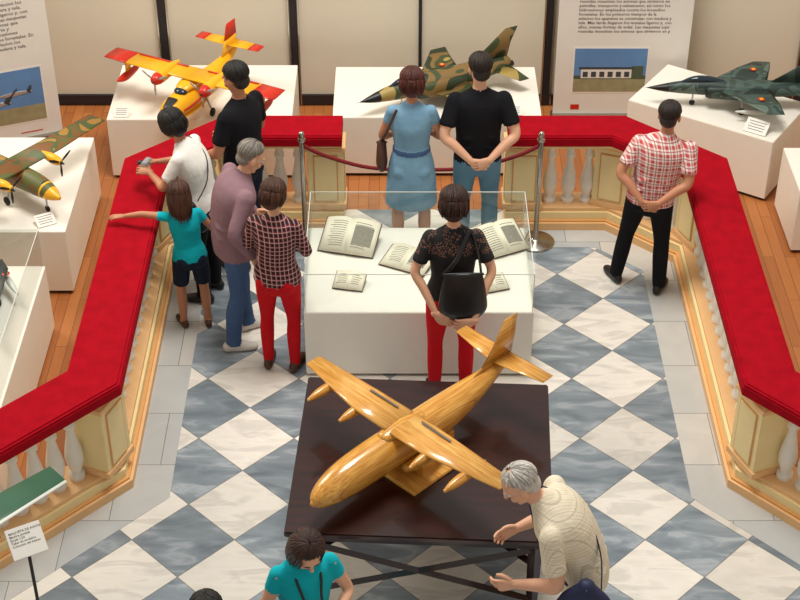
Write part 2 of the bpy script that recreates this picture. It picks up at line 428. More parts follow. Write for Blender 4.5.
    if st=='long':
        Q.append((tube([(0,-.04,.06),(0,-.075,-.03),(0,-.09,-.12),(0,-.085,-.20)],[(.088,.06),(.09,.05),(.075,.038),(.04,.02)],16,(1,0,0),4),hair))
    add_remesh(mb,remesh(Q,.0062,2),Mh)
    strands(mb,Mh,hl,st,260 if st in('bob','long') else 200)
    for k in (-1,1):
        mb.add(ellip((k*.029,.0735,.004),(.0135,.012,.010),10,8),eyew,True,Mh); mb.add(ellip((k*.029,.0825,.003),(.0055,.004,.0055),8,6),iris,True,Mh)
        mb.add(tube([(k*.014,.090,.021),(k*.03,.089,.026),(k*.046,.078,.021)],[.0035,.004,.003],6,None,2),hair,True,Mh)
    for a in fit.get('extra',[]): a(mb,sp)
    o=mb.obj(name,(loc[0],loc[1],0),math.radians(rot),s)
    return o

def bag(c,size,mt,strap=None,rz=0,sr=.012,rel=False):
    def fn(mb,sp):
        R=Matrix.Rotation(rz,3,'Z')
        g=tube([(0,0,-size[2]*.46),(0,0,-size[2]*.3),(0,0,size[2]*.1),(0,0,size[2]*.42)],[(size[0]*.44,size[1]*.46),(size[0]*.52,size[1]*.55),(size[0]*.47,size[1]*.42),(size[0]*.40,size[1]*.16)],20,(1,0,0),4)
        mb.add(([R@p+V(c) for p in g[0]],g[1]),mt,True)
        g=tube([(-size[0]*.40,size[1]*.0,size[2]*.44),(0,0,size[2]*.45),(size[0]*.40,0,size[2]*.44)],[.010,.010,.010],8,None,2); mb.add(([R@p+V(c) for p in g[0]],g[1]),mt,True)
        if strap:
            st=[sp(z)+V((x,y,0)) if z>1.08 else V((x,y,z)) for x,y,z in strap] if rel else strap
            mb.add(tube(st,[(sr,.004)]*len(st),8,None,5),mt)
    return fn
behind={'L':{'e':(-.27,-.12,1.15),'w':(-.065,-.215,.97),'d':(1,-.05,-.35),'n':(0,-1,0.1)},'R':{'e':(.27,-.12,1.15),'w':(.065,-.235,.99),'d':(-1,-.05,-.45),'n':(0,-1,.1)}}
folded={'L':{'e':(-.24,.03,1.13),'w':(-.02,.2,1.12),'d':(1,0,.1),'n':(0,1,0)},'R':{'e':(.24,.03,1.13),'w':(.02,.22,1.16),'d':(-1,0,.1),'n':(0,1,0)}}

person('man_in_red_plaid_shirt',(1.93,10.35),-14,1.66,dict(skin=skinC,top=p_red,bottom=c_black,shoe=c_shoe,hair=h_dark,hem=.86,wide=1.1,collar=True),
  dict(behind,feet=((-.24,.06,35),(.13,-.02,-12)),hip=(-.02,0,.92),neck=(.06,.0,1.46),head=(.06,.04,1.63),pitch=18,hyaw=-5))
person('man_in_black_shirt',(.61,10.86),3,1.79,dict(skin=skinB,top=c_black,bottom=c_ljean,shoe=c_shoe,hair=h_dark,hem=.86,wide=1.02),dict(behind,pitch=16,hyaw=10))
person('woman_in_blue_dress',(.09,10.80),0,1.70,dict(fem=True,skin=skinC,top=c_dress,bottom=c_dress,legs='dress',belt=c_jean,sleeve='cap',shoe=c_brownsh,hair=h_auburn,style='bob',
  extra=[bag((-.24,.03,.98),(.09,.2,.24),c_brownsh,[(-.24,.03,1.1),(-.2,-.1,1.25),(-.12,-.06,1.43)])]),dict(folded,pitch=20))
person('woman_in_black_blouse',(.36,9.00),2,1.76,dict(fem=True,skin=skinB,top=c_lace,bottom=c_redp,slim=1,sleeve='short',hem=.87,shoe=c_shoe,hair=h_brown,style='bob',wide=1.03,
  extra=[bag((.06,-.21,1.06),(.32,.12,.36),c_bag,[(-.08,-.2,1.2),(.02,-.17,1.32),(.11,-.05,1.46),(.16,-.1,1.33),(.18,-.2,1.2)],0,.016)]),
  dict(L={'e':(-.27,-.09,1.14),'w':(-.12,-.22,.90),'d':(.9,-.25,-.5),'n':(0,-1,0)},R={'e':(.27,-.09,1.14),'w':(.13,-.27,.87),'d':(-.9,-.1,-.2),'n':(0,-1,0)},pitch=22,hyaw=-5))
person('man_in_mauve_shirt',(-1.22,9.68),-68,1.74,dict(skin=skinB,top=c_purple,bottom=c_jean,shoe=c_shoew,hair=h_grey,style='white',sleeve='long',hem=.82,collar=True,wide=1.12),
  dict(feet=((-.10,.1,10),(.12,-.08,-12)),neck=(0,.10,1.44),head=(0,.18,1.58),back=.04,pitch=32,R={'e':(.28,-.06,1.12),'w':(.27,.08,.90)},L={'e':(-.25,.1,1.12),'w':(-.2,.25,.98)}))
person('woman_in_plaid_shirt',(-.875,9.34),-12,1.61,dict(fem=True,skin=skinB,top=p_dark,bottom=c_redp,slim=1,sleeve='elbow',hem=.84,shoe=c_brownsh,hair=h_lb,style='bob',wide=1.05),dict(folded,pitch=25,hyaw=-12))
person('girl_in_teal_shirt',(-1.57,9.86),18,1.27,dict(fem=True,skin=skinC,top=c_teal,bottom=c_navy,legs='shorts',sleeve='cap',hem=.88,shoe=c_brownsh,hair=h_lb,style='long',headk=1.2,
   ),dict(neck=(-.03,.02,1.45),head=(-.05,.05,1.62),L={'e':(-.40,.12,1.40),'w':(-.60,.24,1.345),'d':(-1,.3,-.05),'n':(0,0,1),'curl':12},R={'e':(.26,.03,1.16),'w':(.20,.22,1.22),'n':(1,0,.3)},feet=((-.12,.03,10),(.13,-.03,-10)),pitch=15))
def cam(c):
    def fn(mb,sp): mb.add(boxg(c,(.11,.05,.07),0,.008),M_silver,False); mb.add(tube([V(c)+V((0,.02,0)),V(c)+V((0,.06,0))],[.025,.022],12,None,1),M_black)
    return fn
xstrap=[(-.22,.06,1.06),(-.10,.135,1.20),(.02,.14,1.32),(.085,.07,1.46),(.085,-.03,1.475),(.03,-.135,1.36),(-.09,-.14,1.2),(-.22,-.07,1.06)]
person('woman_in_white_shirt',(-1.50,10.26),72,1.67,dict(fem=True,skin=skinC,top=c_white,bottom=c_black,sleeve='short',hem=.84,shoe=c_shoe,hair=h_black,style='bob',wide=1.05,
   extra=[bag((-.24,-.02,.92),(.08,.24,.24),c_bag,xstrap,rel=True),cam((.02,.47,1.16))]),
   dict(neck=(0,.13,1.43),head=(0,.21,1.58),back=.03,pitch=30,L={'e':(-.23,.2,1.15),'w':(-.06,.41,1.14),'d':(.2,1,0),'n':(-.5,0,.8)},R={'e':(.23,.2,1.15),'w':(.10,.41,1.15),'d':(-.2,1,0),'n':(.5,0,.8)}))
person('man_in_black_tshirt',(-1.22,10.70),58,1.80,dict(skin=skinC,top=c_black,bottom=c_navy,shoe=c_shoe,hair=h_black,hem=.84),
   dict(pitch=20,hyaw=0,L={'e':(-.25,.03,1.13),'w':(-.15,.22,1.0)},R={'e':(.25,.02,1.13),'w':(.16,.22,1.05)}))
person('man_with_white_hair',(1.02,6.33),82,1.78,dict(skin=skinB,top=c_cream,bottom=c_beige,shoe=c_brownsh,hair=h_white,style='white',hem=.84,collar=True,wide=1.12,
   extra=[bag((-.31,-.02,1.02),(.11,.30,.24),c_bagn,[(-.27,.08,1.07),(-.14,.15,1.20),(.02,.155,1.32),(.09,.08,1.46),(.09,-.04,1.48),(.03,-.15,1.36),(-.10,-.155,1.2),(-.27,-.10,1.07)],rel=True)]),
   dict(neck=(0,.24,1.40),head=(0,.37,1.51),back=.05,pitch=38,hyaw=12,L={'e':(-.28,.14,1.10),'w':(-.25,.36,1.02),'d':(0.1,.7,-.3)},R={'e':(.25,.22,1.1),'w':(.2,.38,1.0)}))
def neckstrap(mb,sp):
    for k in (-1,1): mb.add(tube([(k*.06,.0,1.47),(k*.07,.13,1.38),(k*.05,.2,1.28),(k*.04,.33,1.19)],[(.008,.003)]*4,6,None,4),M_black)
person('woman_in_teal_top',(-.52,6.03),200,1.66,dict(fem=True,skin=skinB,top=c_teal,bottom=c_jean,sleeve='cap',shoe=c_shoe,hair=h_brown,style='long',
   extra=[cam((0,.37,1.16)),neckstrap]),
   dict(neck=(0,.05,1.44),head=(0,.13,1.58),pitch=35,L={'e':(-.25,.06,1.13),'w':(-.09,.29,1.14),'d':(.2,1,.1),'n':(-.5,0,.8)},R={'e':(.25,.06,1.13),'w':(.09,.29,1.14),'d':(-.2,1,.1),'n':(.5,0,.8)}))
person('man_with_dark_hair',(-.94,5.40),10,1.69,dict(skin=skinC,top=c_navy,bottom=c_jean,shoe=c_shoe,hair=h_black),{})

# ---------------------------------------------------------------- floor
def floor_mat():
    m,nt,b=newmat('marble_checker'); tc=nt.nodes.new('ShaderNodeTexCoord'); s=nt.nodes.new('ShaderNodeSeparateXYZ')
    nt.links.new(tc.outputs['Object'],s.inputs[0])
    d=.67; X=mth(nt,'SUBTRACT',s.outputs[0],1.6); Y=mth(nt,'SUBTRACT',s.outputs[1],9.2)
    p=mth(nt,'ADD',mth(nt,'DIVIDE',mth(nt,'ADD',X,Y),d),.5); q=mth(nt,'ADD',mth(nt,'DIVIDE',mth(nt,'SUBTRACT',Y,X),d),.5)
    fp=mth(nt,'FLOOR',p); fq=mth(nt,'FLOOR',q)
    par=mth(nt,'ABSOLUTE',mth(nt,'MODULO',mth(nt,'ADD',fp,fq),2.0))
    par=mth(nt,'GREATER_THAN',par,.5)
    cv=nt.nodes.new('ShaderNodeCombineXYZ'); nt.links.new(fp,cv.inputs[0]); nt.links.new(fq,cv.inputs[1])
    wn=nt.nodes.new('ShaderNodeTexWhiteNoise'); wn.noise_dimensions='3D'; nt.links.new(cv.outputs[0],wn.inputs[0])
    va=nt.nodes.new('ShaderNodeVectorMath'); va.operation='MULTIPLY_ADD'
    nt.links.new(wn.outputs[1],va.inputs[0]); va.inputs[1].default_value=(9,9,9); nt.links.new(tc.outputs['Object'],va.inputs[2])
    mp=nt.nodes.new('ShaderNodeMapping'); mp.inputs['Rotation'].default_value=(0,0,.8); mp.inputs['Scale'].default_value=(1,3.2,1); nt.links.new(va.outputs[0],mp.inputs[0])
    v1=noise(nt,mp.outputs[0],2.6,7,.7)
    dark=ramp(nt,v1,[(.3,hexc('6f7a82')),(.52,hexc('8a949c')),(.62,hexc('a7afb5')),(.75,hexc('7c8891'))])
    lightc=ramp(nt,v1,[(.3,hexc('e0dacf')),(.5,hexc('ece6dc')),(.62,hexc('d6d0c7')),(.75,hexc('e8e2d8'))])
    col=mixc(nt,par,lightc,dark)
    tv=mth(nt,'ADD',mth(nt,'MULTIPLY',wn.outputs[0],.30),.80)
    hsv=nt.nodes.new('ShaderNodeHueSaturation'); nt.links.new(col,hsv.inputs['Color']); nt.links.new(tv,hsv.inputs['Value'])
    rp=mth(nt,'FRACT',p); rq=mth(nt,'FRACT',q)
    e=mth(nt,'MINIMUM',mth(nt,'MINIMUM',rp,mth(nt,'SUBTRACT',1,rp)),mth(nt,'MINIMUM',rq,mth(nt,'SUBTRACT',1,rq)))
    e=mth(nt,'MULTIPLY',mth(nt,'LESS_THAN',e,.008),.6)
    nt.links.new(mixc(nt,e,hsv.outputs[0],hexc('5b564f')),b.inputs['Base Color'])
    b.inputs['Roughness'].default_value=.2
    return m
def slab_mat():
    m,nt,b=newmat('marble_border'); c=coords(nt)
    br=nt.nodes.new('ShaderNodeTexBrick'); br.inputs['Scale'].default_value=1; br.inputs['Brick Width'].default_value=.55; br.inputs['Row Height'].default_value=.55
    br.inputs['Mortar Size'].default_value=.003; br.inputs['Color1'].default_value=hexc('d9d3c9'); br.inputs['Color2'].default_value=hexc('b9bcbd'); br.inputs['Mortar'].default_value=hexc('77726a')
    nt.links.new(c,br.inputs[0]); v=noise(nt,c,4,5,1)
    nt.links.new(mixc(nt,mth(nt,'MULTIPLY',v,.5),br.outputs[0],hexc('989da0')),b.inputs['Base Color']); b.inputs['Roughness'].default_value=.22
    return m
def plank_mat():
    m,nt,b=newmat('wood_planks'); c=coords(nt)
    mp=nt.nodes.new('ShaderNodeMapping'); mp.inputs['Rotation'].default_value=(0,0,math.pi/2); nt.links.new(c,mp.inputs[0])
    br=nt.nodes.new('ShaderNodeTexBrick'); br.inputs['Scale'].default_value=1; br.inputs['Brick Width'].default_value=1.2; br.inputs['Row Height'].default_value=.09
    br.inputs['Mortar Size'].default_value=.002; br.inputs['Color1'].default_value=hexc('c07a42'); br.inputs['Color2'].default_value=hexc('a96534'); br.inputs['Mortar'].default_value=hexc('5c3018')
    nt.links.new(mp.outputs[0],br.inputs[0])
    v=noise(nt,coords(nt,(14,1,1)),4,4)
    nt.links.new(mixc(nt,mth(nt,'MULTIPLY',v,.4),br.outputs[0],hexc('7d4522')),b.inputs['Base Color']); b.inputs['Roughness'].default_value=.4
    return m
cx=.205
def mir(p): return (2*cx-p[0],p[1])
Lr=[(-.47,11.36),(-1.37,11.36),(-1.99,10.78),(-1.99,8.10),(-3.35,6.68)]
mb=MB(); mb.box((0,7.5,-.06),(14,16,.1),plank_mat()); mb.obj('wooden_floor')
Lp=[(-.5,11.5),(-1.4,11.4),(-2.0,10.8),(-2.0,8.05),(-3.4,6.6),(-3.4,2)]
poly=Lp+[mir(p) for p in Lp[::-1]]
mb=MB(); mb.add(prism([(x,y) for x,y in poly[::-1]],-.012,0),floor_mat(),False); mb.obj('floor')
def offs(pl,d):
    out=[]; n=len(pl)
    for i,p in enumerate(pl):
        p=V(p); ns=[]
        if i>0: t=(p-V(pl[i-1])).normalized(); ns.append(V((-t.y,t.x)))
        if i<n-1: t=(V(pl[i+1])-p).normalized(); ns.append(V((-t.y,t.x)))
        m=sum(ns,V((0,0))).normalized(); k=m.dot(ns[0]); out.append(p+m*(d/k))
    return out
def sweep(mb,pl,a,b,z0,z1,mt,smooth=False):
    A=offs(pl,a);B=offs(pl,b);rings=[]
    for p,q in zip(A,B): rings.append([V((p.x,p.y,z0)),V((q.x,q.y,z0)),V((q.x,q.y,z1)),V((p.x,p.y,z1))])
    mb.add(loft(rings),mt,smooth)
balp=[(.052,0),(.056,.02),(.056,.05),(.034,.06),(.042,.09),(.060,.15),(.064,.2),(.054,.27),(.036,.36),(.028,.42),(.042,.44),(.042,.47),(.030,.49),(.042,.55),(.053,.57),(.053,.6)]
def balustrade(pl):
    mb=MB()
    sweep(mb,pl,.185,-.22,0,.07,M_peach); sweep(mb,pl,.165,-.20,.07,.085,M_orange)
    sweep(mb,pl,.14,-.17,.085,.15,M_cream); sweep(mb,pl,.12,-.14,.15,.18,M_peach)
    sweep(mb,pl,.13,-.13,.76,.80,M_cream); sweep(mb,pl,.155,-.155,.79,.82,M_cream)
    sweep(mb,pl,.185,-.185,.81,.875,M_carpet); sweep(mb,pl,.178,-.178,.875,.892,M_carpet); sweep(mb,pl,.16,-.16,.892,.90,M_carpet)
    n=len(pl)
    for i,p in enumerate(pl):
        ts=[]
        if i>0: ts.append((V(p)-V(pl[i-1])).normalized())
        if i<n-1: ts.append((V(pl[i+1])-V(p)).normalized())
        t=sum(ts,V((0,0))).normalized(); a=math.atan2(t.y,t.x)
        c=V(p)+(ts[0]*.14 if i==0 else V((0,0)))
        mb.box((c.x,c.y,.47),(.30,.24,.60),M_cream,a,.006)
        for k in (-1,1):
            nn=V((-t.y,t.x))*k
            mb.box((c.x+nn.x*.121,c.y+nn.y*.121,.47),(.20,.012,.44),M_orange,a)
            mb.box((c.x+nn.x*.124,c.y+nn.y*.124,.47),(.180,.014,.42),M_cream,a)
        if i==0:
            mb.box((c.x-t.x*.151,c.y-t.y*.151,.47),(.01,.16,.44),M_orange,a); mb.box((c.x-t.x*.153,c.y-t.y*.153,.47),(.01,.14,.42),M_cream,a)
        mb.box((c.x,c.y,.205),(.33,.27,.05),M_peach,a,.004); mb.box((c.x,c.y,.745),(.33,.27,.04),M_peach,a,.004)
    for i in range(n-1):
        a=V(pl[i]);b=V(pl[i+1]);L=(b-a).length;d=(b-a)/L
        s0=.16+(.14 if i==0 else 0)+.07; s1=L-.22
        k=max(1,round((s1-s0)/.145))
        for j in range(k+1):
            q=a+d*(s0+(s1-s0)*j/k); mb.add(lathe(balp,(q.x,q.y,.175),12),M_marble)
    return mb
balustrade(Lr).obj('balustrade')
mbR=balustrade(Lr)
mbR.v=[V((2*cx-p.x,p.y,p.z)) for p in mbR.v]; mbR.obj('balustrade')
g=MB(); sweep(g,Lr,.44,.18,.0,.003,slab_mat())
gm=[V((2*cx-p.x,p.y,p.z)) for p in g.v]
g.obj('trim_1'); g.v=gm; g.obj('trim_2')

# ---------------------------------------------------------------- walls
mb=MB(); mb.box((.2,13.40,1.6),(11,.08,3.2),M_wall); mb.obj('wall_back')
mb=MB(); mb.box((-5.3,7.5,1.6),(.1,12,3.2),M_wall); mb.obj('wall_left')
mb=MB(); mb.box((5.7,7.5,1.6),(.1,12,3.2),M_wall); mb.obj('wall_right')
mb=MB(); mb.box((.2,13.34,.05),(11,.03,.10),M_dark); mb.obj('baseboard_back')
for i,x in enumerate((-4.55,-3.36,-2.17,-.975,.186,1.37,2.55,3.74,4.9)):
    mb=MB(); w=.065 if i!=4 else .03
    mb.box((x,13.345,1.6),(w,.035,3.2),M_dark)
    if i!=4:
        mb.box((x-.045,13.34,1.6),(.012,.05,3.2),M_steel); mb.box((x+.045,13.34,1.6),(.012,.05,3.2),M_steel)
    mb.obj('trim_%d'%(i+3))

# ---------------------------------------------------------------- pedestals
def pedestal(c,size,rz=0,z=.58):
    mb=MB(); mb.box((0,0,z/2+.01),(size[0],size[1],z-.02),M_white,0,.004); mb.box((0,0,.01),(size[0]-.03,size[1]-.03,.02),M_dark)
    return mb.obj('display_pedestal',(c[0],c[1],0),rz)
pedestal((-1.725,12.52),(1.59,1.0)); pedestal((.32,12.52),(1.80,.93))
ra=math.atan2(-.74,1.13); ux=V((math.cos(ra),math.sin(ra))); uy=V((-ux.y,ux.x)); cc=V((2.0,12.37))+ux*.675+uy*.40
pedestal((cc.x,cc.y),(1.35,.80),ra)
pedestal((-3.25,11.0),(1.34,1.44)); pedestal((3.75,11.2),(1.1,.7)); pedestal((-2.72,6.3),(.5,.5),0,.78)
def glasscover(mb,x,y,z,h):
    def quad(a,b,c,d): mb.add(([V(a),V(b),V(c),V(d)],[(0,1,2,3)]),M_glass,False)
    X=x/2;Y=y/2;t=z+h
    quad((-X,-Y,z),(X,-Y,z),(X,-Y,t),(-X,-Y,t)); quad((-X,Y,z),(X,Y,z),(X,Y,t),(-X,Y,t))
    quad((-X,-Y,z),(-X,Y,z),(-X,Y,t),(-X,-Y,t)); quad((X,-Y,z),(X,Y,z),(X,Y,t),(X,-Y,t)); quad((-X,-Y,t),(X,-Y,t),(X,Y,t),(-X,Y,t))
    e=.005
    for a in (-1,1):
        for b in (-1,1): mb.box((a*X,b*Y,z+h/2),(e,e,h),M_lgrey)
        mb.box((0,a*Y,t),(x,e,e),M_lgrey); mb.box((a*X,0,t),(e,y,e),M_lgrey)
mb=MB(); mb.box((0,0,.30),(1.65,1.11,.56),M_white,0,.004); mb.box((0,0,.01),(1.6,1.06,.02),M_dark); glasscover(mb,1.63,1.09,.58,.33)
mb.obj('glass_display_case',(.135,9.785,0))
mb=MB(); mb.box((0,0,.30),(1.2,2.1,.56),M_white,0,.004); mb.box((0,0,.01),(1.16,2.06,.02),M_dark); glasscover(mb,1.18,2.08,.58,.33)
mb.obj('glass_display_case',(-3.25,8.77,0))

def book(loc,w,d,rz,tilt=12):
    mb=MB(); R=Matrix.Rotation(math.radians(tilt),4,'X')
    T=Matrix.Translation((0,0,d/2*math.sin(math.radians(tilt))+.006))@R
    mb.box((0,0,.003),(w*1.04,d*1.05,.006),c_brownsh,0,0,None,T)
    for k in (-1,1):
        n=10;v=[];f=[]
        zz=lambda t: .010+.055*w/.4*(math.sin(math.pi*min(1,t*.9+.1))**.7)*(1-.62*t)
        for i in range(n+1):
            t=i/n; x=k*w/2*t; z=zz(t)
            for y in (-d/2,d/2): v.append(V((x,y,z)))
            for y in (-d/2,d/2): v.append(V((x,y,.006)))
        for i in range(n):
            a=i*4;b=a+4; f+=[(a,a+1,b+1,b),(a,b,b+2,a+2),(a+1,a+3,b+3,b+1)]
        f.append((n*4,n*4+1,n*4+3,n*4+2)); mb.add((v,f),M_paper,True,T)
        rows=int(d/.02)
        def strip(x0,x1,y0,y1,mt,dz=.0012):
            vv=[];ff=[]
            for i in range(7):
                t=(x0+(x1-x0)*i/6); zc=zz(t)+dz
                vv+= [V((k*w/2*t,y0,zc)),V((k*w/2*t,y1,zc))]
            for i in range(6): ff.append((2*i,2*i+1,2*i+3,2*i+2))
            mb.add((vv,ff),mt,True,T)
        for r in range(2,rows-1):
            y=d/2-r*.02
            if k==1 and rows>8 and .2<r/rows<.8: continue
            strip(.15,.15+.7*random.uniform(.7,1),y-.002,y+.002,M_ink)
        if k==1 and rows>8: strip(.15,.85,-d*.28,d*.28,M_engr,.0015)
    mb.box((0,d*.42,d*.5*math.sin(math.radians(tilt))),(w*.6,.01,d*.9*math.sin(math.radians(tilt))),M_white)
    return mb.obj('open_book',loc,rz)
book((-.38,10.10,.58),.42,.30,-.25,24); book((-.37,9.58,.58),.22,.16,-.2,16); book((.06,9.86,.58),.36,.24,-.45,8); book((.76,10.08,.58),.36,.28,.45,24); book((.68,9.56,.58),.2,.16,.3,14)

# ---------------------------------------------------------------- stanchions & rope
mb=MB()
prof=[(.16,0),(.16,.012),(.15,.02),(.05,.035),(.022,.05),(.020,.96),(.032,.965),(.034,.99),(.02,1.0),(.026,1.02),(.018,1.045),(.001,1.05)]
for x in (-.78,1.12):
    mb.add(lathe(prof,(x,11.0,0),20),M_steel)
rp=[(-.78,11.0,.93),(-.60,11.05,.80),(-.25,11.10,.66),(.17,11.13,.62),(.60,11.10,.66),(.94,11.05,.80),(1.12,11.0,.93)]
mb.add(tube(rp,[.016]*7,10,None,6),M_rope)
mb.obj('rope_barrier')

# ---------------------------------------------------------------- table
tr=math.radians(-3)
mb=MB(); tw,td,tz=1.58,1.47,.78
mb.box((0,0,tz-.02),(tw,td,.04),M_table,0,.008); mb.box((0,0,tz-.075),(tw-.12,td-.12,.09),M_table,0,.004)
for a in (-1,1):
    for b in (-1,1):
        mb.add(tube([(a*(tw/2-.1),b*(td/2-.1),tz-.05),(a*(tw/2-.1),b*(td/2-.1),.4),(a*(tw/2-.1),b*(td/2-.1),0.0)],[.045,.04,.03],4,None,1,'flat'),M_table,False)
for a in (-1,1):
    p=V((-(tw/2-.1),a*(td/2-.1),.5)); q=V(((tw/2-.1),-a*(td/2-.1),.5))
    mb.add(tube([p,q],[.03,.03],4,None,1,'flat'),M_table,False)
    p=V((-(tw/2-.1),-(td/2-.1),.62 if a>0 else .2)); q=V(((tw/2-.1),-(td/2-.1),.2 if a>0 else .62))
    mb.add(tube([p,q],[.026,.026],4,None,1,'flat'),M_table,False)
mb.obj('wooden_table',(.145,7.48,0),tr)

# wooden transport airplane (nose +X)
mb=MB()
F=[(.86,0,.17),(.83,0,.175),(.74,0,.19),(.58,0,.205),(.3,0,.21),(-.1,0,.21),(-.35,0,.23),(-.6,0,.27),(-.80,0,.31),(-.86,0,.325)]
Rr=[(.02,.02),(.055,.05),(.09,.085),(.112,.115),(.12,.125),(.12,.125),(.105,.105),(.065,.07),(.025,.035),(.012,.018)]
mb.add(tube(F,Rr,20,(0,1,0),4),M_mwood)
mb.add(wing([((.13,.02,.355),.25,.05),((.13,.30,.355),.24,.042),((.10,.82,.36),.12,.02)]),M_mwood2); mb.add(wing([((.13,-.02,.355),.25,.05),((.13,-.30,.355),.24,.042),((.10,-.82,.36),.12,.02)]),M_mwood2)
for k in (-1,1):
    mb.add(tube([(.055,k*.10,.374),(.057,k*.34,.3705)],[(.008,.003),(.008,.003)],6,(1,0,0),1),M_mgrey)
mb.add(tube([(.28,0,.325),(.13,0,.335),(-.04,0,.32)],[(.05,.03),(.075,.035),(.04,.02)],12,(0,1,0),4),M_mwood)
for y in (-.58,-.30,.30,.58):
    mb.add(tube([(.34,y,.325),(.27,y,.328),(.15,y,.33),(.02,y,.34)],[.016,.03,.032,.012],12,None,3),M_mwood); mb.add(ellip((.355,y,.325),(.012,.012,.012)),M_mwood2)
mb.add(wing([((-.70,0,.33),.32,.03),((-.78,0,.47),.22,.022),((-.84,0,.64),.13,.014)],(1,0,0),(0,1,0)),M_mwood)
mb.add(wing([((-.50,0,.30),.14,.02),((-.62,0,.38),.05,.01)],(1,0,0),(0,1,0)),M_mwood)
for k in (-1,1):
    mb.add(wing([((-.76,0,.365),.17,.022),((-.79,k*.37,.375),.10,.012)]),M_mwood2)
    mb.add(tube([(.22,k*.13,.13),(.08,k*.145,.12),(-.14,k*.13,.13)],[.03,.05,.02],12,None,4),M_mwood)
mb.box((.02,0,.012),(.5,.5,.022),M_mwood2,0,.004); mb.box((.06,0,.05),(.12,.34,.07),M_mwood,0,.004); mb.box((-.22,0,.06),(.08,.16,.09),M_mwood,0,.004)
mb.obj('wooden_model_airplane',(.10,7.46,.78),math.radians(-135))

# yellow seaplane
def prop(mb,p,r,blades,mt,hub):
    mb.add(tube([V(p)+V((.04,0,0)),V(p)],[.004,.016],10,None,2),hub)
    for i in range(blades):
        a=2*math.pi*i/blades+.5; d=V((0,math.cos(a),math.sin(a))); q=V((0,-math.sin(a),math.cos(a)))
        mb.add(wing([(V(p)+d*.012,.012,.006),(V(p)+d*r*.6,.024,.005),(V(p)+d*r,.014,.003)],q,(1,0,0),8),mt)
mb=MB()
# boat hull with chine and keel step, high wing, wing-tip floats
mb.add(tube([(.50,0,.215),(.46,0,.21),(.34,0,.21),(.08,0,.215),(-.2,0,.235),(-.42,0,.275),(-.62,0,.31)],[(.025,.025),(.075,.06),(.108,.09),(.112,.10),(.095,.085),(.06,.055),(.015,.03)],20,(0,1,0),4),M_yellow)
mb.add(tube([(.49,0,.175),(.30,0,.125),(.06,0,.12),(-.04,0,.13)],[(.03,.025),(.095,.035),(.095,.035),(.085,.03)],6,(0,1,0),4),M_yellow,False)
mb.add(tube([(-.02,0,.165),(-.25,0,.19),(-.42,0,.235)],[(.085,.03),(.06,.025),(.02,.02)],6,(0,1,0),3),M_yellow,False)
mb.add(tube([(.27,0,.29),(.2,0,.325),(.08,0,.325),(-.12,0,.30)],[(.03,.02),(.07,.035),(.08,.045),(.03,.02)],14,(0,1,0),4),M_yellow)
mb.add(ellip((.24,0,.312),(.05,.062,.030)),M_cockpit); mb.add(tube([(.47,0,.262),(.36,0,.302)],[(.035,.006),(.05,.006)],10,(0,1,0),3),M_black)
for k in (-1,1):
    mb.add(wing([((.04,0,.38),.22,.04),((.04,k*.62,.385),.22,.034)]),M_yellow); mb.add(wing([((.04,k*.62,.385),.222,.035),((.04,k*.85,.388),.20,.02)]),M_red)
    mb.add(wing([((-.045,k*.1,.385),.03,.034),((-.045,k*.60,.39),.03,.030)]),M_red)
    mb.add(tube([(.25,k*.24,.365),(.18,k*.24,.365),(.02,k*.24,.37),(-.1,k*.24,.38)],[.042,.056,.05,.015],14,None,3),M_yellow); mb.add(tube([(.255,k*.24,.365),(.22,k*.24,.365)],[.046,.055],14,None,1),M_red)
    prop(mb,(.27,k*.24,.365),.14,3,M_silver,M_black)
    mb.add(tube([(.20,k*.68,.225),(.10,k*.68,.215),(-.06,k*.68,.225),(-.12,k*.68,.24)],[.012,.036,.028,.01],10,None,4),M_red); mb.add(wing([((.04,k*.68,.24),.08,.014),((.04,k*.68,.38),.08,.014)],(1,0,0),(0,1,0)),M_yellow)
    mb.add(wing([((-.55,0,.42),.15,.02),((-.55,k*.22,.42),.13,.016)]),M_yellow); mb.add(wing([((-.55,k*.22,.42),.132,.017),((-.55,k*.32,.42),.12,.012)]),M_red)
    mb.add(tube([(.02,k*.10,.17),(.02,k*.15,.06)],[.01,.01],8,None,1),M_silver); mb.add(ellip((.02,k*.155,.04),(.04,.016,.04)),M_tire)
    mb.add(tube([(.44,k*.078,.21),(.3,k*.112,.21),(.08,k*.115,.215),(-.2,k*.097,.235),(-.42,k*.062,.275)],[(.004,.012)]*5,6,(0,1,0),3),M_red)
mb.add(wing([((-.52,0,.30),.26,.03),((-.56,0,.46),.20,.022)],(1,0,0),(0,1,0)),M_yellow); mb.add(wing([((-.56,0,.46),.20,.023),((-.58,0,.60),.15,.014)],(1,0,0),(0,1,0)),M_red)
mb.add(tube([(.38,0,.13),(.38,0,.05)],[.008,.008],8,None,1),M_silver); mb.add(ellip((.38,0,.03),(.03,.012,.03)),M_tire)
mb.obj('model_seaplane',(-1.74,12.17,.58),math.radians(-117))

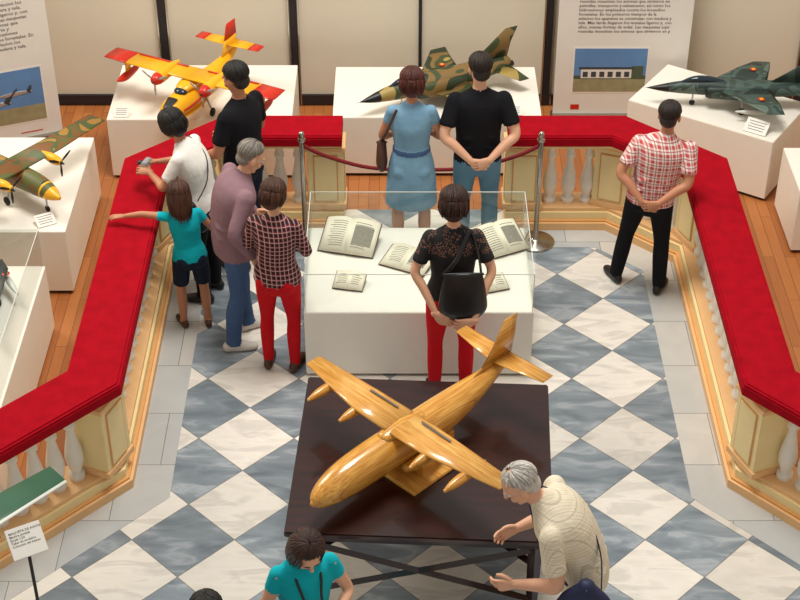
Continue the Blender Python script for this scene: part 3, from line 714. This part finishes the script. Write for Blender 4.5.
def jet(name,loc,rz,camo_m,L=1.5,span=.95,tailh=.3,belly=M_lgrey,sc=1,high=False,noseblack=False,fat=1.0):
    mb=MB(); h=L/2; zc=.16
    def ft(r): return [(a*fat,b*fat) for a,b in r]
    mb.add(tube([(h,0,zc),(h-.08,0,zc+.002),(h-.25,0,zc+.012),(h-.5,0,zc+.02),(0,0,zc+.02),(-h+.35,0,zc+.02),(-h+.08,0,zc+.03)],ft([(.004,.004),(.022,.022),(.045,.048),(.062,.065),(.085,.065),(.075,.06),(.045,.045)]),16,(0,1,0),4),camo_m)
    if noseblack: mb.add(tube([(h+.02,0,zc),(h-.08,0,zc+.002),(h-.16,0,zc+.006)],ft([(.003,.003),(.0235,.0235),(.036,.037)]),16,(0,1,0),4),M_black)
    mb.add(tube([(h,0,zc),(h+.06,0,zc)],[.004,.002],6,None,1),M_silver)
    u=.055*(fat-1)
    mb.add(tube([(h-.26,0,zc+.05+u),(h-.38,0,zc+.085+u),(h-.52,0,zc+.085+u),(h-.68,0,zc+.06+u)],[(.012,.01),(.032,.03),(.034,.03),(.02,.012)],12,(0,1,0),4),M_cockpit)
    for k in (-1,1):
        mb.add(tube([(h-.50,k*.075*fat,zc+.01),(h-.7,k*.085*fat,zc+.01),(-.2,k*.075*fat,zc)],ft([(.028,.05),(.034,.056),(.02,.04)]),12,(0,1,0),3),camo_m); mb.add(ellip((h-.482,k*.076*fat,zc+.01),(.012,.022*fat,.042*fat)),M_black)
        zw=zc+(.05 if high else -.01)
        mb.add(wing([((-.02,k*.05,zw),.50,.03),((-.20,k*span*.36,zw-.005),.27,.018),((-.28,k*span*.5,zw+(.03 if not high else -.02)),.15,.008)]),camo_m)
        mb.add(wing([((-h+.17,k*.04,zc+.02),.22,.018),((-h+.04,k*.27,zc-.03 if not high else zc+.015),.10,.008)]),camo_m)
        mb.add(tube([(-.05,k*.09,zc-.03),(-.05,k*.15,.035)],[.009,.008],8,None,1),M_silver); mb.add(ellip((-.05,k*.158,.033),(.033,.013,.033)),M_tire)
        mb.add(tube([(.02,k*.28,zc-.06),(-.15,k*.28,zc-.06),(-.38,k*.28,zc-.06)],[.008,.026,.008],10,None,4),belly)
        mb.add(tube([(-h+.1,k*.03,zc+.02),(-h+.02,k*.03,zc+.02)],[.03,.026],12,None,1,'flat'),M_black)
        mb.add(ellip((-.18,k*.27,zw+.012),(.03,.03,.004)),M_red); mb.add(ellip((-.18,k*.27,zw+.0135),(.018,.018,.004)),M_yellow); 
    mb.add(wing([((-h+.28,0,zc+.06),.42,.022),((-h+.15,0,zc+.06+tailh*.55),.24,.016),((-h+.03,0,zc+.06+tailh),.13,.010)],(1,0,0),(0,1,0)),camo_m)
    mb.add(tube([(h-.38,0,zc-.04),(h-.38,0,.03)],[.008,.007],8,None,1),M_silver); mb.add(ellip((h-.38,0,.026),(.026,.014,.026)),M_tire)
    return mb.obj(name,loc,math.radians(rz),sc)
jet('model_fighter_jet',(.34,12.40,.58),-152,M_camo1,1.5,1.05,.30,noseblack=True,fat=1.35)
jet('model_fighter_jet',(2.90,12.26,.58),177,M_camo2,1.48,.95,.28,high=True,noseblack=True,fat=1.1)
jet('model_fighter_jet',(-3.0,9.2,.58),-60,camo('camo_black',['1c201f','2c3330','242826','3a423e'],6),.9,.6,.2)

def transport(name,loc,rz,cm,nose,sc=1,wm=None,edge=None):
    mb=MB(); wm=wm or cm
    mb.add(tube([(.5,0,.18),(.45,0,.185),(.36,0,.2),(.2,0,.21),(-.1,0,.21),(-.35,0,.25),(-.6,0,.30)],[(.02,.02),(.05,.045),(.075,.07),(.085,.085),(.085,.085),(.05,.05),(.012,.02)],18,(0,1,0),4),cm)
    mb.add(tube([(.51,0,.18),(.45,0,.185),(.37,0,.199)],[(.02,.02),(.052,.047),(.074,.069)],18,(0,1,0),4),nose)
    mb.add(ellip((.36,0,.24),(.04,.05,.03)),M_cockpit)
    for k in (-1,1):
        mb.add(wing([((.06,0,.30),.22,.035),((.06,k*.35,.305),.22,.03),((.04,k*.85,.315),.17,.016)]),wm)
        if edge: mb.add(wing([((.165,0,.302),.035,.022),((.16,k*.35,.307),.035,.02),((.118,k*.85,.316),.03,.014)]),edge)
        mb.add(tube([(.27,k*.24,.285),(.2,k*.24,.288),(.05,k*.24,.295)],[.028,.04,.015],12,None,3),nose); prop(mb,(.285,k*.24,.285),.12,3,M_black,M_black)
        mb.add(wing([((-.52,0,.31),.15,.018),((-.55,k*.3,.31),.09,.01)]),cm)
        mb.add(tube([(.05,k*.09,.14),(.05,k*.12,.04)],[.01,.01],8,None,1),M_silver); mb.add(ellip((.05,k*.125,.035),(.035,.014,.035)),M_tire)
    mb.add(wing([((-.48,0,.28),.24,.022),((-.56,0,.50),.13,.012)],(1,0,0),(0,1,0)),cm)
    mb.add(tube([(.36,0,.14),(.36,0,.03)],[.008,.008],8,None,1),M_silver); mb.add(ellip((.36,0,.026),(.026,.012,.026)),M_tire)
    return mb.obj(name,loc,math.radians(rz),sc)
transport('model_transport_airplane',(-3.06,10.80,.58),-38,M_camo3,M_yellow,1.05)
transport('model_transport_airplane',(-2.68,6.37,.78),-48,M_lgrey,M_lgrey,1.05,M_wgreen,M_lgrey)

# ---------------------------------------------------------------- posters, signs, labels
M_post=mat('poster_white','e9e6de',.5,var=.03); M_text=mat('poster_text','5a524c',.7); M_sky=mat('print_sky','5f8cc0',.5,var=.2,scale=4); M_grass=mat('print_ground','9a9470',.5,var=.35,scale=14); M_hang=mat('print_building','3f4346',.5)
M_trees=mat('print_trees','4c5a44',.6,var=.3,scale=30)
para=("En los primeros tiempos de la aviacion los aparatos se construian con madera y tela. Mas tarde llegaron los metales ligeros y, con ellos, "
"nuevas formas de volar. Las maquetas aqui reunidas muestran los aviones que sirvieron en patrullas, transporte y salvamento, "
"asi como los hidroaviones empleados contra los incendios forestales. ")
def poster(loc,rz,w,h,photo,tx,ts=.042,title=None,nch=560,kind='building'):
    mb=MB(); mb.box((0,0,h/2+.03),(w,.012,h),M_post); mb.box((0,0,.025),(w+.04,.12,.05),M_steel,0,.008); y=-.0075
    cxp,cz,pw,ph=photo
    top=cz+ph/2+.06+.56
    mb.add(textg((para*4)[:nch].strip(),ts,tx[1]-tx[0],(tx[0],y,top),'LEFT',1.0),M_text,False)
    if title: mb.add(textg(title,.085,2,(tx[0],y,top+.10)),M_dark,False)
    mb.box((cxp,y,cz),(pw+.03,.002,ph+.03),M_white); mb.box((cxp,y-.002,cz+ph*.15),(pw,.002,ph*.7),M_sky); mb.box((cxp,y-.002,cz-ph*.35),(pw,.002,ph*.3),M_grass)
    if kind=='building':
        mb.box((cxp,y-.003,cz-ph*.16),(pw,.002,ph*.08),M_trees)
        mb.box((cxp-pw*.05,y-.004,cz-ph*.06),(pw*.7,.002,ph*.24),M_post); mb.box((cxp-pw*.05,y-.005,cz+ph*.05),(pw*.76,.002,ph*.05),M_hang)
        for i in range(6): mb.box((cxp-pw*.34+i*pw*.115,y-.006,cz-ph*.09),(pw*.07,.002,ph*.12),M_hang)
        mb.box((cxp+pw*.38,y-.004,cz-ph*.05),(pw*.16,.002,ph*.30),M_trees)
    else:
        for j,(dx,dz,s) in enumerate(((-.1,-.10,1),(.2,.06,.7),(-.28,.10,.6))):
            q=V((cxp+pw*dx,y-.005-j*.001,cz+ph*dz))
            mb.add(tube([q+V((-.22*s,0,0)),q,q+V((.22*s,0,.01))],[(.008,.002),(.032*s,.002),(.010,.002)],12,(0,0,1),3),M_silver)
            mb.add(tube([q+V((-.1*s,-.001,-.08*s)),q+V((.04*s,-.001,.07*s))],[(.02*s,.0015),(.012*s,.0015)],8,(1,0,0),1),M_hang)
            mb.add(tube([q+V((.18*s,-.001,0)),q+V((.22*s,-.001,.09*s))],[(.03*s,.0015),(.015*s,.0015)],8,(1,0,0),1),M_hang)
    mb.box((tx[0]+.02,y-.001,.12),(.08,.002,.05),M_red)
    mb.box((tx[1]-.15,y-.001,.10),(.2,.002,.008),M_red)
    return mb.obj('exhibition_poster',loc,rz)
poster((2.02,13.08,0),0,1.20,2.1,(-.10,.50,.66,.44),(-.42,.42))
poster((-3.62,12.55,0),math.radians(22),1.15,2.3,(.02,.47,.86,.52),(-.41,.45),.046,'MATERIAL',430,'field')
def card(name,loc,rz,w,h,tilt=35):
    mb=MB(); R=Matrix.Rotation(math.radians(tilt),4,'X'); T=Matrix.Translation((0,0,h/2*math.sin(math.radians(tilt))+.006))@R
    mb.box((0,0,0),(w,h,.006),M_post,0,0,None,T)
    for i in range(4): mb.box((0,h*.3-i*h*.19,.0035),(w*.75*(1-.1*(i%2)),h*.04,.001),M_text,0,0,None,T)
    mb.box((0,h*.35,h*.25*math.sin(math.radians(tilt))),(w*.4,.004,h*.75*math.sin(math.radians(tilt))),M_post)
    return mb.obj(name,loc,rz)
card('label_card',(3.02,11.82,.58),ra,.2,.13,40); card('label_card',(-2.75,10.40,.58),.5,.15,.11,30); card('label_card',(-2.40,12.10,.58),0,.13,.1,30); card('label_card',(.98,12.13,.58),0,.15,.1,30)
mb=MB(); T=Matrix.Translation((0,0,1.02))@Matrix.Rotation(math.radians(38),4,'X')
mb.box((0,0,0),(.20,.18,.012),M_post,0,.002,None,T)
g=textg('MAQUETA DE AVION\nMadera pintada\nEscala 1:20\nTaller de modelos\nColeccion del museo',.019,1,(-.085,0,.055))
mb.add(([V((p.x,p.z,.0072)) for p in g[0]],g[1]),M_text,False,T)
mb.add(tube([(0,.0,.0),(0,.0,1.01)],[.01,.01],10,None,1),M_black); mb.add(lathe([(.13,0),(.13,.01),(.03,.02),(.01,.03)],(0,0,0),20),M_black)
mb.obj('information_sign',(-2.10,6.48,0),math.radians(28))

# ---------------------------------------------------------------- light, world, camera
w=bpy.data.worlds.new('world'); scene.world=w; w.use_nodes=True
bg=w.node_tree.nodes['Background']; bg.inputs[0].default_value=(1,.95,.88,1); bg.inputs[1].default_value=.48
def area(name,loc,rot,size,pw,col):
    l=bpy.data.lights.new(name,'AREA'); l.shape='RECTANGLE'; l.size=size[0]; l.size_y=size[1]; l.energy=pw; l.color=col
    o=bpy.data.objects.new(name,l); o.location=loc; o.rotation_euler=rot; scene.collection.objects.link(o)
area('skylight_lamp',(.2,10.0,9.5),(0,0,0),(3.0,3.0),700,(1,.965,.90))
area('window_lamp',(-6.5,13,6.5),Euler((math.radians(-50),math.radians(-40),0)),(2.5,2.5),340,(1,.90,.76))
c=bpy.data.cameras.new('camera'); c.lens=72; c.sensor_width=36; c.clip_end=100
co=bpy.data.objects.new('camera',c); co.location=(0,0,7.4); co.rotation_euler=(math.radians(54),0,0); scene.collection.objects.link(co); scene.camera=co
